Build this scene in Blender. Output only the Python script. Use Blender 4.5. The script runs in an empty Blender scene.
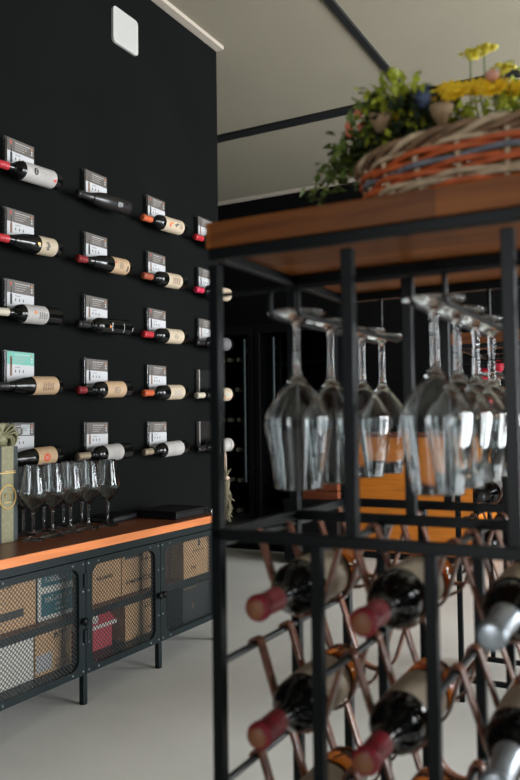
import bpy, bmesh, math, random
from mathutils import Vector, Matrix
PI = math.pi
random.seed(7)
SC = bpy.context.scene
COL = SC.collection

# ------------------------------------------------------------------ materials
MATS = {}
def new_mat(name):
    m = bpy.data.materials.new(name); m.use_nodes = True
    nt = m.node_tree
    return m, nt, nt.nodes['Principled BSDF']

def pmat(name, col, rough=.5, metal=0., noise=0., nscale=30., bump=0., bscale=200., coat=0., trans=0., spec=.5, ior=1.45, stretch=None, emit=None, estr=0.):
    if name in MATS: return MATS[name]
    m, nt, p = new_mat(name)
    c = (*col, 1)
    p.inputs['Base Color'].default_value = c
    p.inputs['Roughness'].default_value = rough
    p.inputs['Metallic'].default_value = metal
    p.inputs['Coat Weight'].default_value = coat
    p.inputs['Transmission Weight'].default_value = trans
    p.inputs['Specular IOR Level'].default_value = spec
    p.inputs['IOR'].default_value = ior
    if emit:
        p.inputs['Emission Color'].default_value = (*emit, 1); p.inputs['Emission Strength'].default_value = estr
    if noise or bump:
        tc = nt.nodes.new('ShaderNodeTexCoord'); mp = nt.nodes.new('ShaderNodeMapping')
        nt.links.new(tc.outputs['Object'], mp.inputs['Vector'])
        if stretch: mp.inputs['Scale'].default_value = stretch
    if noise:
        n = nt.nodes.new('ShaderNodeTexNoise'); n.inputs['Scale'].default_value = nscale; n.inputs['Detail'].default_value = 5
        nt.links.new(mp.outputs[0], n.inputs['Vector'])
        r = nt.nodes.new('ShaderNodeValToRGB')
        r.color_ramp.elements[0].position = .3; r.color_ramp.elements[1].position = .7
        r.color_ramp.elements[0].color = (*[x * (1 - noise) for x in col], 1)
        r.color_ramp.elements[1].color = (*[min(1, x * (1 + noise)) for x in col], 1)
        nt.links.new(n.outputs['Fac'], r.inputs['Fac']); nt.links.new(r.outputs['Color'], p.inputs['Base Color'])
    if bump:
        n2 = nt.nodes.new('ShaderNodeTexNoise'); n2.inputs['Scale'].default_value = bscale
        nt.links.new(mp.outputs[0], n2.inputs['Vector'])
        b = nt.nodes.new('ShaderNodeBump'); b.inputs['Strength'].default_value = bump; b.inputs['Distance'].default_value = .002
        nt.links.new(n2.outputs['Fac'], b.inputs['Height']); nt.links.new(b.outputs['Normal'], p.inputs['Normal'])
    MATS[name] = m
    return m

def wood_mat(name, c1, c2, c3, rough=.45, staves=True, rot=0., bw=.30, rh=.042, grain=(3, 60, 60)):
    m, nt, p = new_mat(name)
    L = nt.links.new
    tc = nt.nodes.new('ShaderNodeTexCoord'); mp = nt.nodes.new('ShaderNodeMapping')
    mp.inputs['Rotation'].default_value = (0, 0, rot)
    L(tc.outputs['Object'], mp.inputs['Vector'])
    mg = nt.nodes.new('ShaderNodeMapping'); mg.inputs['Scale'].default_value = grain
    L(mp.outputs[0], mg.inputs['Vector'])
    n = nt.nodes.new('ShaderNodeTexNoise'); n.inputs['Scale'].default_value = 1.0; n.inputs['Detail'].default_value = 6; n.inputs['Distortion'].default_value = .6
    L(mg.outputs[0], n.inputs['Vector'])
    r = nt.nodes.new('ShaderNodeValToRGB')
    r.color_ramp.elements[0].position = .32; r.color_ramp.elements[0].color = (*c1, 1)
    r.color_ramp.elements[1].position = .7; r.color_ramp.elements[1].color = (*c2, 1)
    L(n.outputs['Fac'], r.inputs['Fac'])
    out = r.outputs['Color']
    if staves:
        b = nt.nodes.new('ShaderNodeTexBrick')
        b.inputs['Scale'].default_value = 1.; b.inputs['Brick Width'].default_value = bw; b.inputs['Row Height'].default_value = rh
        b.inputs['Mortar Size'].default_value = .0004
        b.inputs['Color1'].default_value = (.42, .42, .42, 1); b.inputs['Color2'].default_value = (1.15, 1.15, 1.15, 1); b.inputs['Mortar'].default_value = (.4, .4, .4, 1)
        L(mp.outputs[0], b.inputs['Vector'])
        mx = nt.nodes.new('ShaderNodeMix'); mx.data_type = 'RGBA'; mx.blend_type = 'MULTIPLY'; mx.inputs['Factor'].default_value = .8
        L(out, mx.inputs[6]); L(b.outputs['Color'], mx.inputs[7]); out = mx.outputs[2]
    L(out, p.inputs['Base Color'])
    p.inputs['Roughness'].default_value = rough
    p.inputs['Specular IOR Level'].default_value = .22
    MATS[name] = m
    return m

M = pmat
M('wall_black', (.0046, .0051, .0051), .85, spec=.06, bump=.25, bscale=260, noise=.12, nscale=3)
M('wall_dark', (.0035, .0037, .0036), .85, spec=.05, bump=.2, bscale=200)
M('wall_grey', (.16, .15, .135), .85, bump=.2, bscale=200)
M('ceiling', (.215, .193, .143), .9, bump=.15, bscale=300, noise=.03, nscale=2)
M('ceiling_trim', (.40, .35, .29), .7)
M('beam_black', (.006, .0065, .007), .6)
M('floor', (.56, .555, .52), .42, noise=.10, nscale=1.6, bump=.05, bscale=40)
M('steel_black', (.0042, .0058, .0064), .32, spec=.13)
M('steel_cab', (.0062, .0115, .0125), .42, spec=.2)
M('wire_mesh', (.022, .028, .029), .42, metal=.2)
M('rivet', (.17, .20, .21), .35, metal=.7)
M('plastic_black', (.004, .004, .0045), .5, spec=.2)
M('white_plastic', (.42, .42, .40), .45, noise=.06, nscale=260)
M('glass_bottle', (.0025, .003, .003), .07, spec=.38)
M('glass_bottle_matte', (.006, .006, .0065), .32)
M('glass_amber', (.62, .17, .025), .03, trans=1., ior=1.42)
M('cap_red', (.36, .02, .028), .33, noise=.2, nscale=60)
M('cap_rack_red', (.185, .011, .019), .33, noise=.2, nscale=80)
M('cap_rim', (.20, .075, .03), .5)
M('cap_wine', (.17, .012, .016), .4)
M('cap_orange', (.42, .085, .03), .38)
M('cap_rust', (.26, .06, .03), .4)
M('cap_rose', (.44, .02, .06), .4)
M('cap_ivory', (.42, .38, .30), .45)
M('cap_beige', (.28, .225, .155), .35, metal=.3)
M('cap_black', (.010, .010, .011), .3)
M('cap_silver', (.34, .38, .41), .3, metal=.7)
M('lab_white', (.345, .33, .315), .6, noise=.04, nscale=80)
M('lab_cream', (.42, .345, .25), .6, noise=.06, nscale=80)
M('lab_tan', (.40, .275, .165), .6, noise=.06, nscale=80)
M('lab_grey', (.10, .10, .105), .5)
M('ink_black', (.015, .015, .016), .6)
M('ink_grey', (.10, .095, .085), .6)
M('ink_light', (.30, .285, .27), .6)
M('ink_brown', (.16, .085, .05), .6)
M('ink_red', (.50, .05, .03), .6)
M('ink_orange', (.55, .17, .05), .6)
M('ink_gold', (.60, .40, .14), .4, metal=.3)
M('ink_silver', (.38, .40, .41), .4)
M('ink_teal', (.10, .36, .36), .5)
M('card_white', (.44, .445, .46), .5)
M('card_head', (.085, .073, .064), .5)
M('card_mint', (.12, .36, .30), .5)
M('cardboard', (.60, .37, .19), .8, noise=.08, nscale=30)
M('cardboard_dark', (.085, .048, .032), .8)
M('box_white', (.66, .64, .58), .6)
M('box_teal', (.006, .12, .15), .5)
M('box_red', (.55, .065, .085), .5)
M('box_black', (.018, .021, .022), .5)
M('giftbox', (.022, .030, .031), .5)
M('ribbon', (.22, .21, .12), .55, noise=.15, nscale=90)
M('leather', (.17, .066, .036), .34, noise=.35, nscale=70, coat=.25)
M('rod', (.016, .020, .021), .3, metal=.3)
M('wicker', (.24, .145, .078), .6, noise=.4, nscale=60)
M('wicker_light', (.55, .42, .27), .6, noise=.3, nscale=60)
M('wicker_orange', (.56, .12, .035), .55, noise=.3, nscale=50)
M('wicker_blue', (.17, .19, .22), .55, noise=.3, nscale=50)
M('leaf_lime', (.46, .52, .05), .55, noise=.3, nscale=60)
M('leaf_green', (.11, .17, .03), .55, noise=.3, nscale=60)
M('leaf_dark', (.018, .032, .012), .5, noise=.3, nscale=60)
M('petal_yellow', (.90, .58, .015), .55, noise=.15, nscale=80)
M('umbel_yellow', (.66, .56, .03), .55)
M('thistle', (.06, .085, .15), .6, noise=.3, nscale=90)
M('pod', (.33, .22, .12), .6, noise=.3, nscale=60)
M('berry', (.68, .20, .11), .45)
M('pink', (.72, .34, .24), .5)
M('stem', (.10, .13, .03), .6)
M('straw', (.22, .195, .12), .7, noise=.25, nscale=60)
M('ribbon_pink', (.50, .36, .28), .6)
M('counter_orange', (.44, .135, .009), .5, noise=.18, nscale=6, stretch=(1, 1, 12))
M('red_bauble', (.65, .02, .05), .35)
M('led', (1, .8, .55), .5, emit=(1., .72, .42), estr=5.)
M('chrome', (.6, .6, .6), .22, metal=1.)
wood_mat('rack_wood', (.165, .044, .005), (.30, .094, .013), None, .42, rot=0, bw=.16, rh=.075, grain=(5, 60, 60))
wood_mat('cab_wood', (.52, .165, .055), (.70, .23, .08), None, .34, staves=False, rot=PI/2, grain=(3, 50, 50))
wood_mat('cab_top_wood', (.135, .042, .018), (.20, .066, .028), None, .30, staves=False, rot=PI/2, grain=(3, 50, 50))  # darker tone for the top slab than for its front edge
wood_mat('shelf_wood', (.15, .065, .038), (.20, .09, .05), None, .5, staves=False, rot=PI/2, grain=(3, 50, 50))
wood_mat('box_wood', (.10, .028, .012), (.16, .045, .02), None, .5, staves=False)

def glass_mat(name, col=(1, 1, 1), ior=1.45):
    m = bpy.data.materials.new(name); m.use_nodes = True
    nt = m.node_tree; nt.nodes.clear()
    o = nt.nodes.new('ShaderNodeOutputMaterial'); g = nt.nodes.new('ShaderNodeBsdfGlass')
    g.inputs['Color'].default_value = (*col, 1); g.inputs['IOR'].default_value = ior; g.inputs['Roughness'].default_value = .0
    nt.links.new(g.outputs[0], o.inputs['Surface']); MATS[name] = m
glass_mat('glass_stem', (.97, .98, .98))
def thin_glass(name):
    m = bpy.data.materials.new(name); m.use_nodes = True
    nt = m.node_tree; nt.nodes.clear()
    o = nt.nodes.new('ShaderNodeOutputMaterial'); t = nt.nodes.new('ShaderNodeBsdfTransparent'); g = nt.nodes.new('ShaderNodeBsdfGlossy')
    x = nt.nodes.new('ShaderNodeMixShader'); f = nt.nodes.new('ShaderNodeFresnel'); f.inputs['IOR'].default_value = 1.5
    t.inputs['Color'].default_value = (.975, .98, .98, 1); g.inputs['Roughness'].default_value = .02
    gm = nt.nodes.new('ShaderNodeNewGeometry'); mr = nt.nodes.new('ShaderNodeMapRange')
    mr.inputs['To Min'].default_value = 1.5; mr.inputs['To Max'].default_value = 1 / 1.5
    nt.links.new(gm.outputs['Backfacing'], mr.inputs['Value']); nt.links.new(mr.outputs[0], f.inputs['IOR'])
    nt.links.new(f.outputs[0], x.inputs[0]); nt.links.new(t.outputs[0], x.inputs[1]); nt.links.new(g.outputs[0], x.inputs[2]); nt.links.new(x.outputs[0], o.inputs['Surface'])
    MATS[name] = m
thin_glass('wine_glass')
def thin_mat(name, tint, fac, rough=.05):
    m = bpy.data.materials.new(name); m.use_nodes = True
    nt = m.node_tree; nt.nodes.clear()
    o = nt.nodes.new('ShaderNodeOutputMaterial'); t = nt.nodes.new('ShaderNodeBsdfTransparent'); g = nt.nodes.new('ShaderNodeBsdfGlossy')
    x = nt.nodes.new('ShaderNodeMixShader'); x.inputs[0].default_value = fac
    t.inputs['Color'].default_value = (*tint, 1); g.inputs['Roughness'].default_value = rough
    nt.links.new(t.outputs[0], x.inputs[1]); nt.links.new(g.outputs[0], x.inputs[2]); nt.links.new(x.outputs[0], o.inputs['Surface'])
    MATS[name] = m
thin_mat('acrylic', (.86, .88, .88), .10, .25)
thin_mat('dark_pane', (.80, .81, .81), .04)

# ------------------------------------------------------------------ geometry collector
class G:
    def __init__(s): s.v = []; s.f = []; s.mi = []; s.sm = []; s.mats = []
    def mid(s, m):
        if m not in s.mats: s.mats.append(m)
        return s.mats.index(m)
    def add(s, vs, fs, m, smooth=False):
        o = len(s.v); k = s.mid(m)
        s.v += [tuple(a) for a in vs]
        for f in fs:
            s.f.append([a + o for a in f]); s.mi.append(k); s.sm.append(smooth)
    def box(s, x0, x1, y0, y1, z0, z1, m, bev=0.):
        if bev <= 0:
            v = [(x, y, z) for x in (x0, x1) for y in (y0, y1) for z in (z0, z1)]
            s.add(v, [(0, 1, 3, 2), (4, 6, 7, 5), (0, 4, 5, 1), (2, 3, 7, 6), (0, 2, 6, 4), (1, 5, 7, 3)], m)
        else:
            bm = bmesh.new(); bmesh.ops.create_cube(bm, size=1)
            for w in bm.verts:
                w.co = Vector(((x0 + x1) / 2 + w.co.x * (x1 - x0), (y0 + y1) / 2 + w.co.y * (y1 - y0), (z0 + z1) / 2 + w.co.z * (z1 - z0)))
            bmesh.ops.bevel(bm, geom=list(bm.edges), offset=bev, segments=2, affect='EDGES', profile=.6)
            bm.verts.index_update()
            s.add([w.co[:] for w in bm.verts], [[w.index for w in f.verts] for f in bm.faces], m); bm.free()
    def lathe(s, prof, m, seg=32, axis='z', smooth=True, cap0=True, cap1=True, ang=(0, 2 * PI), org=(0, 0, 0)):
        full = abs(ang[1] - ang[0] - 2 * PI) < 1e-6
        n = seg if full else seg + 1
        vs = []
        for (r, h) in prof:
            for i in range(n):
                a = ang[0] + (ang[1] - ang[0]) * i / seg
                c, d = r * math.cos(a), r * math.sin(a)
                p = (c, d, h) if axis == 'z' else (c, h, d)
                vs.append((p[0] + org[0], p[1] + org[1], p[2] + org[2]))
        fs = []
        for j in range(len(prof) - 1):
            for i in range(seg):
                k = (i + 1) % n if full else i + 1
                q = (j * n + i, j * n + k, (j + 1) * n + k, (j + 1) * n + i)
                fs.append(q if axis == 'z' else q[::-1])
        s.add(vs, fs, m, smooth)
        if full:
            if cap0 and prof[0][0] > 1e-6:
                s.add(vs[:n], [list(range(n))[::-1] if axis == 'z' else list(range(n))], m)
            if cap1 and prof[-1][0] > 1e-6:
                s.add(vs[-n:], [list(range(n)) if axis == 'z' else list(range(n))[::-1]], m)
    def tube(s, pts, r, m, seg=8, closed=False, flat=None, taper=None):
        pts = [Vector(p) for p in pts]; n = len(pts); vs = []
        up = Vector((0, 0, 1)); prev = None
        for i, p in enumerate(pts):
            if closed: t = pts[(i + 1) % n] - pts[i - 1]
            else: t = pts[min(i + 1, n - 1)] - pts[max(i - 1, 0)]
            t.normalize()
            if prev is None:
                a = up if abs(t.z) < .95 else Vector((1, 0, 0))
                u = t.cross(a).normalized()
            else:
                u = (prev - t * prev.dot(t)).normalized()
            prev = u; w = t.cross(u)
            rr = r if taper is None else r * (1 + (taper - 1) * i / (n - 1))
            ru, rw = (rr, rr) if flat is None else (rr * flat[0], rr * flat[1])
            for k in range(seg):
                a = 2 * PI * k / seg
                vs.append(p + u * (ru * math.cos(a)) + w * (rw * math.sin(a)))
        fs = []
        for i in range(n if closed else n - 1):
            j = (i + 1) % n
            for k in range(seg):
                l = (k + 1) % seg
                fs.append((i * seg + k, j * seg + k, j * seg + l, i * seg + l))
        s.add(vs, fs, m, True)
        if not closed:
            s.add(vs[:seg], [list(range(seg))], m); s.add(vs[-seg:], [list(range(seg))[::-1]], m)
    def sphere(s, c, r, m, seg=12, sc=(1, 1, 1)):
        rings = max(5, seg // 2); vs = []
        for j in range(rings + 1):
            t = PI * j / rings
            for i in range(seg):
                a = 2 * PI * i / seg
                vs.append((c[0] + r * sc[0] * math.sin(t) * math.cos(a), c[1] + r * sc[1] * math.sin(t) * math.sin(a), c[2] + r * sc[2] * math.cos(t)))
        fs = [(j * seg + i, (j + 1) * seg + i, (j + 1) * seg + (i + 1) % seg, j * seg + (i + 1) % seg) for j in range(rings) for i in range(seg)]
        s.add(vs, fs, m, True)
    def prism_x(s, poly, x0, x1, m):           # polygon in (y, z), extruded along x
        n = len(poly)
        vs = [(x0, *p) for p in poly] + [(x1, *p) for p in poly]
        fs = [list(range(n))[::-1], [n + i for i in range(n)]] + [(i, (i + 1) % n, n + (i + 1) % n, n + i) for i in range(n)]
        s.add(vs, fs, m)
    def leaf(s, base, d, up, ln, w, m, bend=.25):
        d = Vector(d).normalized(); side = d.cross(Vector(up))
        if side.length < 1e-4: side = d.cross(Vector((1, 0, 0)))
        side.normalize(); nrm = side.cross(d)
        b = Vector(base)
        a = b + d * ln * .45 + nrm * ln * bend * .4; t = b + d * ln - nrm * ln * bend * .3
        s.add([b, a + side * w - nrm * w * .3, a, a - side * w - nrm * w * .3, t], [(0, 1, 2), (0, 2, 3), (1, 4, 2), (2, 4, 3)], m, True)
    def build(s, name, parent=None, loc=None):
        me = bpy.data.meshes.new(name)
        me.from_pydata(s.v, [], s.f)
        for m in s.mats: me.materials.append(MATS[m])
        me.polygons.foreach_set('material_index', s.mi); me.polygons.foreach_set('use_smooth', s.sm)
        me.update()
        o = bpy.data.objects.new(name, me); COL.objects.link(o)
        if parent: o.parent = parent
        if loc: o.location = loc
        return o

def empty(name, loc, rot=(0, 0, 0)):
    o = bpy.data.objects.new(name, None); COL.objects.link(o); o.location = loc; o.rotation_euler = rot; o.empty_display_size = .05
    return o
def tag(o, label, cat, group=None, kind=None):
    o['label'] = label; o['category'] = cat
    if group: o['group'] = group
    if kind: o['kind'] = kind
    return o
def struct(g, name, label=None):
    o = g.build(name); o['kind'] = 'structure'
    if label: o['label'] = label
    return o
def weld(o):
    bm = bmesh.new(); bm.from_mesh(o.data); bmesh.ops.remove_doubles(bm, verts=bm.verts, dist=1e-5); bmesh.ops.recalc_face_normals(bm, faces=bm.faces); bm.to_mesh(o.data); bm.free()
def copy_tree(o, parent=None):
    c = o.copy(); COL.objects.link(c); c.parent = parent
    for ch in [x for x in bpy.data.objects if x.parent == o and x != c]:
        copy_tree(ch, c)
    return c

# ------------------------------------------------------------------ the room
XL, XR, Y0, Y1, ZC = -2.2, 4.6, -2.6, 5.75, 2.846
WALL_END = 3.335
g = G(); g.box(XL - .1, XR + .15, Y0 - .1, Y1 + .1, -.12, 0, 'floor'); struct(g, 'floor')
g = G(); g.box(XL - .1, XR + .15, Y0 - .1, Y1 + .1, ZC, ZC + .12, 'ceiling'); struct(g, 'ceiling')
g = G(); g.box(-.18, 0, Y0, WALL_END, 0, ZC, 'wall_black'); struct(g, 'wall_left')
g = G(); g.box(XL - .1, XR + .15, Y1, Y1 + .1, 0, ZC, 'wall_dark'); struct(g, 'wall_back')
g = G(); g.box(XL - .1, XL, WALL_END - 1, Y1, 0, ZC, 'wall_dark'); struct(g, 'wall_alcove')
g = G(); g.box(XL, -.18, WALL_END - 1.1, WALL_END - 1, 0, ZC, 'wall_dark'); struct(g, 'wall_recess')
g = G()
for q in ((-.18, .8, 0, ZC), (1.5, XR + .15, 0, ZC), (.8, 1.5, 0, .2), (.8, 1.5, 2.1, ZC)): g.box(q[0], q[1], Y0 - .1, Y0, q[2], q[3], 'wall_grey')
struct(g, 'wall_front')
g = G(); t = .04
for x in (.8, 1.13, 1.5 - t): g.box(x, x + t, Y0 - .06, Y0 - .02, .2, 2.1, 'beam_black')
for z in (.2, 1.25, 2.1 - t): g.box(.8, 1.5, Y0 - .061, Y0 - .021, z, z + t, 'beam_black')
struct(g, 'window_4')
WINS = [(-1.7, -.5), (1.3, 2.8), (3.2, 5.3)]  # the first is unseen, added to give the bottle caps some front light
WZ0, WZ1 = .06, 2.05
g = G()
ys = [Y0] + [a for w in WINS for a in w] + [Y1]
for i in range(0, len(ys), 2): g.box(XR, XR + .15, ys[i], ys[i + 1], 0, ZC, 'wall_grey')
for a, b in WINS:
    g.box(XR, XR + .15, a, b, 0, WZ0, 'wall_grey'); g.box(XR, XR + .15, a, b, WZ1, ZC, 'wall_grey')
struct(g, 'wall_right')
for i, (a, b) in enumerate(WINS):
    g = G(); t = .05
    for y in (a, (a + b) / 2 - t / 2, b - t): g.box(XR + .02, XR + .08, y, y + t, WZ0, WZ1, 'beam_black')
    for z in (WZ0, WZ0 + 1.25, WZ1 - t): g.box(XR + .021, XR + .079, a, b, z, z + t, 'beam_black')
    struct(g, 'window_%d' % (i + 1))  # number one frames the added opening of the weak fill lamp
g = G(); g.box(-2.1, XR, 4.36, 4.455, ZC - .016, ZC, 'beam_black', .003); struct(g, 'trim_1', 'black strip running across the ceiling')
g = G(); g.box(.676, .714, Y0, 4.36, ZC - .016, ZC, 'beam_black', .003); struct(g, 'trim_2', 'black strip running along the ceiling')
g = G(); g.box(0, .045, Y0, WALL_END, ZC - .02, ZC, 'ceiling_trim', .002); struct(g, 'trim_3', 'pale trim where the black wall meets the ceiling')
g = G(); g.box(XL, XR, Y1 - .05, Y1, ZC - .02, ZC, 'ceiling_trim', .002); struct(g, 'trim_4', 'pale trim along the far edge of the ceiling')

# white perforated wall unit
w = empty('wall_speaker', (0, 2.577, 2.592))
tag(w, 'white perforated speaker with rounded corners high on the black wall', 'speaker')
def rrect(cy, cz, hy, hz, r, n=6):
    P = []
    for (sy, sz, a0) in ((1, 1, 0), (-1, 1, PI / 2), (-1, -1, PI), (1, -1, 1.5 * PI)):
        for k in range(n + 1):
            a = a0 + PI / 2 * k / n
            P.append((cy + sy * (hy - r) + r * math.cos(a), cz + sz * (hz - r) + r * math.sin(a)))
    return P
g = G(); g.prism_x(rrect(0, 0, .084, .078, .018), .001, .012, 'white_plastic'); g.build('body', w)
g = G()
for i in range(13):
    for j in range(12):
        y, z = -.066 + i * .011, -.0605 + j * .011
        g.prism_x([(y + .0022 * math.cos(a * PI / 3), z + .0022 * math.sin(a * PI / 3)) for a in range(6)], .0115, .0126, 'ink_light')
g.build('grille', w)

# ------------------------------------------------------------------ bottles
def bottle_profile(kind, L, R):
    nk = .40 * R
    base = [(.001, .012 * L), (.55 * R, .010 * L), (.80 * R, 0.), (.93 * R, .004 * L), (R, .02 * L)]
    if kind == 'bordeaux':
        mid = [(R, .06 * L), (R, .20 * L), (R, .58 * L), (.98 * R, .61 * L), (.90 * R, .645 * L), (.72 * R, .68 * L), (.53 * R, .705 * L), (.45 * R, .73 * L), (nk * 1.04, .76 * L)]
    else:
        mid = [(R, .06 * L), (R, .20 * L), (R, .44 * L), (.97 * R, .50 * L), (.86 * R, .58 * L), (.69 * R, .66 * L), (.54 * R, .73 * L), (.46 * R, .78 * L), (nk * 1.02, .82 * L)]
    top = [(nk, .93 * L), (nk, .955 * L), (nk * 1.13, .958 * L), (nk * 1.13, .982 * L), (nk, .985 * L), (nk, .998 * L), (nk * .8, L), (.001, L)]
    return base + mid + top
def rad_at(prof, h):
    for (r0, h0), (r1, h1) in zip(prof[4:], prof[5:]):
        if h0 <= h <= h1 and h1 > h0: return r0 + (r1 - r0) * (h - h0) / (h1 - h0)
    return prof[8][0]
def patch(g, prof, L, poly, m, off=.0010, n=1):
    """flat polygon (u along the bottle as a share of L, arc in metres from the facing line) wrapped on the bottle"""
    s0 = min(p[1] for p in poly); s1 = max(p[1] for p in poly); k = max(1, int(math.ceil((s1 - s0) / .0035)))
    def clip(P, lim, sg):
        out = []
        for i in range(len(P)):
            a, b = P[i - 1], P[i]; da, db = sg * (a[1] - lim), sg * (b[1] - lim)
            if (da < 0) != (db < 0):
                t = da / (da - db); out.append((a[0] + (b[0] - a[0]) * t, a[1] + (b[1] - a[1]) * t))
            if db >= 0: out.append(b)
        return out
    for j in range(k):
        P = clip(clip(list(poly), s0 + (s1 - s0) * j / k, 1), s0 + (s1 - s0) * (j + 1) / k, -1)
        if len(P) < 3: continue
        vs = []
        for (u, q) in P:
            r = rad_at(prof, u * L) + off; a = q / r
            vs.append((r * math.cos(a), -u * L, r * math.sin(a)))
        g.add(vs, [list(range(len(vs)))], m)
def ell(u, s, du, ds, n=18, rot=0):
    return [(u + du * math.cos(2 * PI * k / n), s + ds * math.sin(2 * PI * k / n)) for k in range(n)]
def rect(u0, u1, s0, s1): return [(u0, s0), (u1, s0), (u1, s1), (u0, s1)]
def strokes(g, prof, L, u0, u1, s0, s1, m, lines=3, seed=1, along='s'):
    rnd = random.Random(seed)
    for k in range(lines):
        u = u0 + (u1 - u0) * (k + .5) / lines; hw = (u1 - u0) / lines * .28
        s = s0 + rnd.random() * .004
        while s < s1 - .002:
            ln = rnd.uniform(.002, .006); e = min(s + ln, s1)
            patch(g, prof, L, rect(u - hw, u + hw, s, e), m, .0015); s = e + .0014
def make_bottle(name, kind, L, R, cap, label, lab_rng, marks, glass='glass_bottle', cap_from=.80, lab_ang=1.9, amber=False, lab_off=0.):
    root = empty(name, (0, 0, 0))
    prof = bottle_profile(kind, L, R)
    seg = 36
    g = G()
    if amber:
        k = 7 if kind == 'bordeaux' else 7
        split = [i for i, (r, h) in enumerate(prof) if abs(h - .20 * L) < 1e-6][0]
        g.lathe([(r, -h) for r, h in prof[:split + 1]], 'glass_amber', seg, 'y')
        g.lathe([(r, -h) for r, h in prof[split:]], glass, seg, 'y', cap0=True)
    else:
        g.lathe([(r, -h) for r, h in prof], glass, seg, 'y')
    o = g.build('glass_body', root); weld(o)
    if cap:
        g = G(); c0 = cap_from * L
        pp = [(rad_at(prof, c0) + .0006, c0)] + [(r + .0006, h) for r, h in prof if h > c0 and h < .999 * L and r > .002] + [(prof[-2][0] + .0004, L + .0004), (.0005, L + .0006)]
        g.lathe([(r, -h) for r, h in pp], cap, 24, 'y')
        g.build('capsule', root)
    if label:
        g = G()
        for (a, b) in ([lab_rng] if isinstance(lab_rng[0], float) else lab_rng):
            n = 6
            g.lathe([(rad_at(prof, (a + (b - a) * k / n) * L) + .0006, -(a + (b - a) * k / n) * L) for k in range(n + 1)], label, 32, 'y', ang=(-lab_ang + lab_off, lab_ang + lab_off))
        lab = g.build('paper_label', root)
    else: lab = root
    if marks:
        g = G(); marks(g, prof, L)
        if g.v: g.build('emblem_print', lab)
    return root

def mk_r1c1(g, p, L):
    patch(g, p, L, ell(.46, .006, .035, .013), 'ink_black'); patch(g, p, L, rect(.455, .465, -.003, .015), 'ink_light', .0013)
    strokes(g, p, L, .19, .40, -.012, .014, 'ink_light', 5, 3); patch(g, p, L, rect(.13, .175, -.012, -.002), 'ink_red')
def mk_r1c2(g, p, L):
    for k in range(9):
        a = 2 * PI * k / 9; patch(g, p, L, ell(.27 + .035 * math.cos(a), -.002 + .009 * math.sin(a), .012, .003, 8), 'ink_grey')
    strokes(g, p, L, .22, .32, -.010, .008, 'ink_silver', 5, 5)
def mk_r1c3(g, p, L):
    patch(g, p, L, [(.50, .004), (.40, .012), (.38, .006), (.47, -.004)], 'ink_orange'); patch(g, p, L, ell(.46, -.006, .025, .005), 'ink_red')
    patch(g, p, L, [(.36, .002), (.27, .013), (.24, .010), (.31, -.008)], 'ink_grey'); strokes(g, p, L, .15, .22, -.012, .012, 'ink_brown', 2, 6)
def mk_seal(mat, u, s, du=.03, ds=.010, ring='ink_brown'):
    def f(g, p, L):
        patch(g, p, L, ell(u, s, du, ds), ring); patch(g, p, L, ell(u, s, du * .8, ds * .8), mat, .0013)
        strokes(g, p, L, u - du * .6, u + du * .6, s - ds * .55, s + ds * .55, ring, 5, 4)
    return f
def mk_r2c1(g, p, L):
    patch(g, p, L, ell(.415, .003, .025, .006), 'ink_gold'); patch(g, p, L, ell(.40, -.005, .02, .004), 'ink_light')
    for k in range(5):
        patch(g, p, L, ell(.265 + .01 * math.sin(k * 2), -.012 + k * .006, .028, .0032, 10), 'ink_grey')
    patch(g, p, L, rect(.095, .105, -.018, .02), 'ink_black')
def mk_r2c2(g, p, L):
    mk_seal('lab_tan', .25, .002, .04, .013, 'ink_grey')(g, p, L); patch(g, p, L, rect(.11, .135, -.02, .004), 'ink_black'); patch(g, p, L, ell(.36, .012, .02, .004), 'ink_red')
def mk_lines(u0, u1, m='ink_grey', n=4, seed=1):
    return lambda g, p, L: strokes(g, p, L, u0, u1, -.014, .015, m, n, seed)
def mk_r3c1(g, p, L):
    patch(g, p, L, ell(.47, .010, .02, .006), 'ink_orange'); strokes(g, p, L, .28, .42, -.012, .012, 'ink_grey', 4, 8)
def mk_r3c2(g, p, L):
    patch(g, p, L, [(.50, -.006), (.50, .010), (.455, .002)], 'ink_orange')
    for k in range(7):
        a = -1.2 + .4 * k; patch(g, p, L, ell(.42 + .03 * math.cos(a), .002 + .016 * math.sin(a), .016, .0018, 8), 'ink_silver')
    patch(g, p, L, rect(.20, .208, -.02, .02), 'ink_silver'); patch(g, p, L, rect(.02, .03, -.012, .004), 'ink_silver')
def mk_r4c4(g, p, L):
    patch(g, p, L, ell(.25, .004, .03, .006), 'ink_teal'); patch(g, p, L, ell(.29, -.006, .025, .005), 'ink_orange')
def mk_r5c1(g, p, L):
    patch(g, p, L, ell(.29, .003, .060, .0160), 'ink_orange'); patch(g, p, L, ell(.29, .003, .048, .0128), 'ink_red', .0013)
    strokes(g, p, L, .26, .32, -.004, .010, 'lab_cream', 3, 9); patch(g, p, L, rect(.405, .412, -.03, .03), 'ink_gold')
def mk_r4c1(g, p, L):
    strokes(g, p, L, .18, .36, -.014, .016, 'ink_brown', 5, 12)
def mk_r5c4(g, p, L):
    patch(g, p, L, rect(.13, .145, -.03, .03), 'ink_black')

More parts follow.
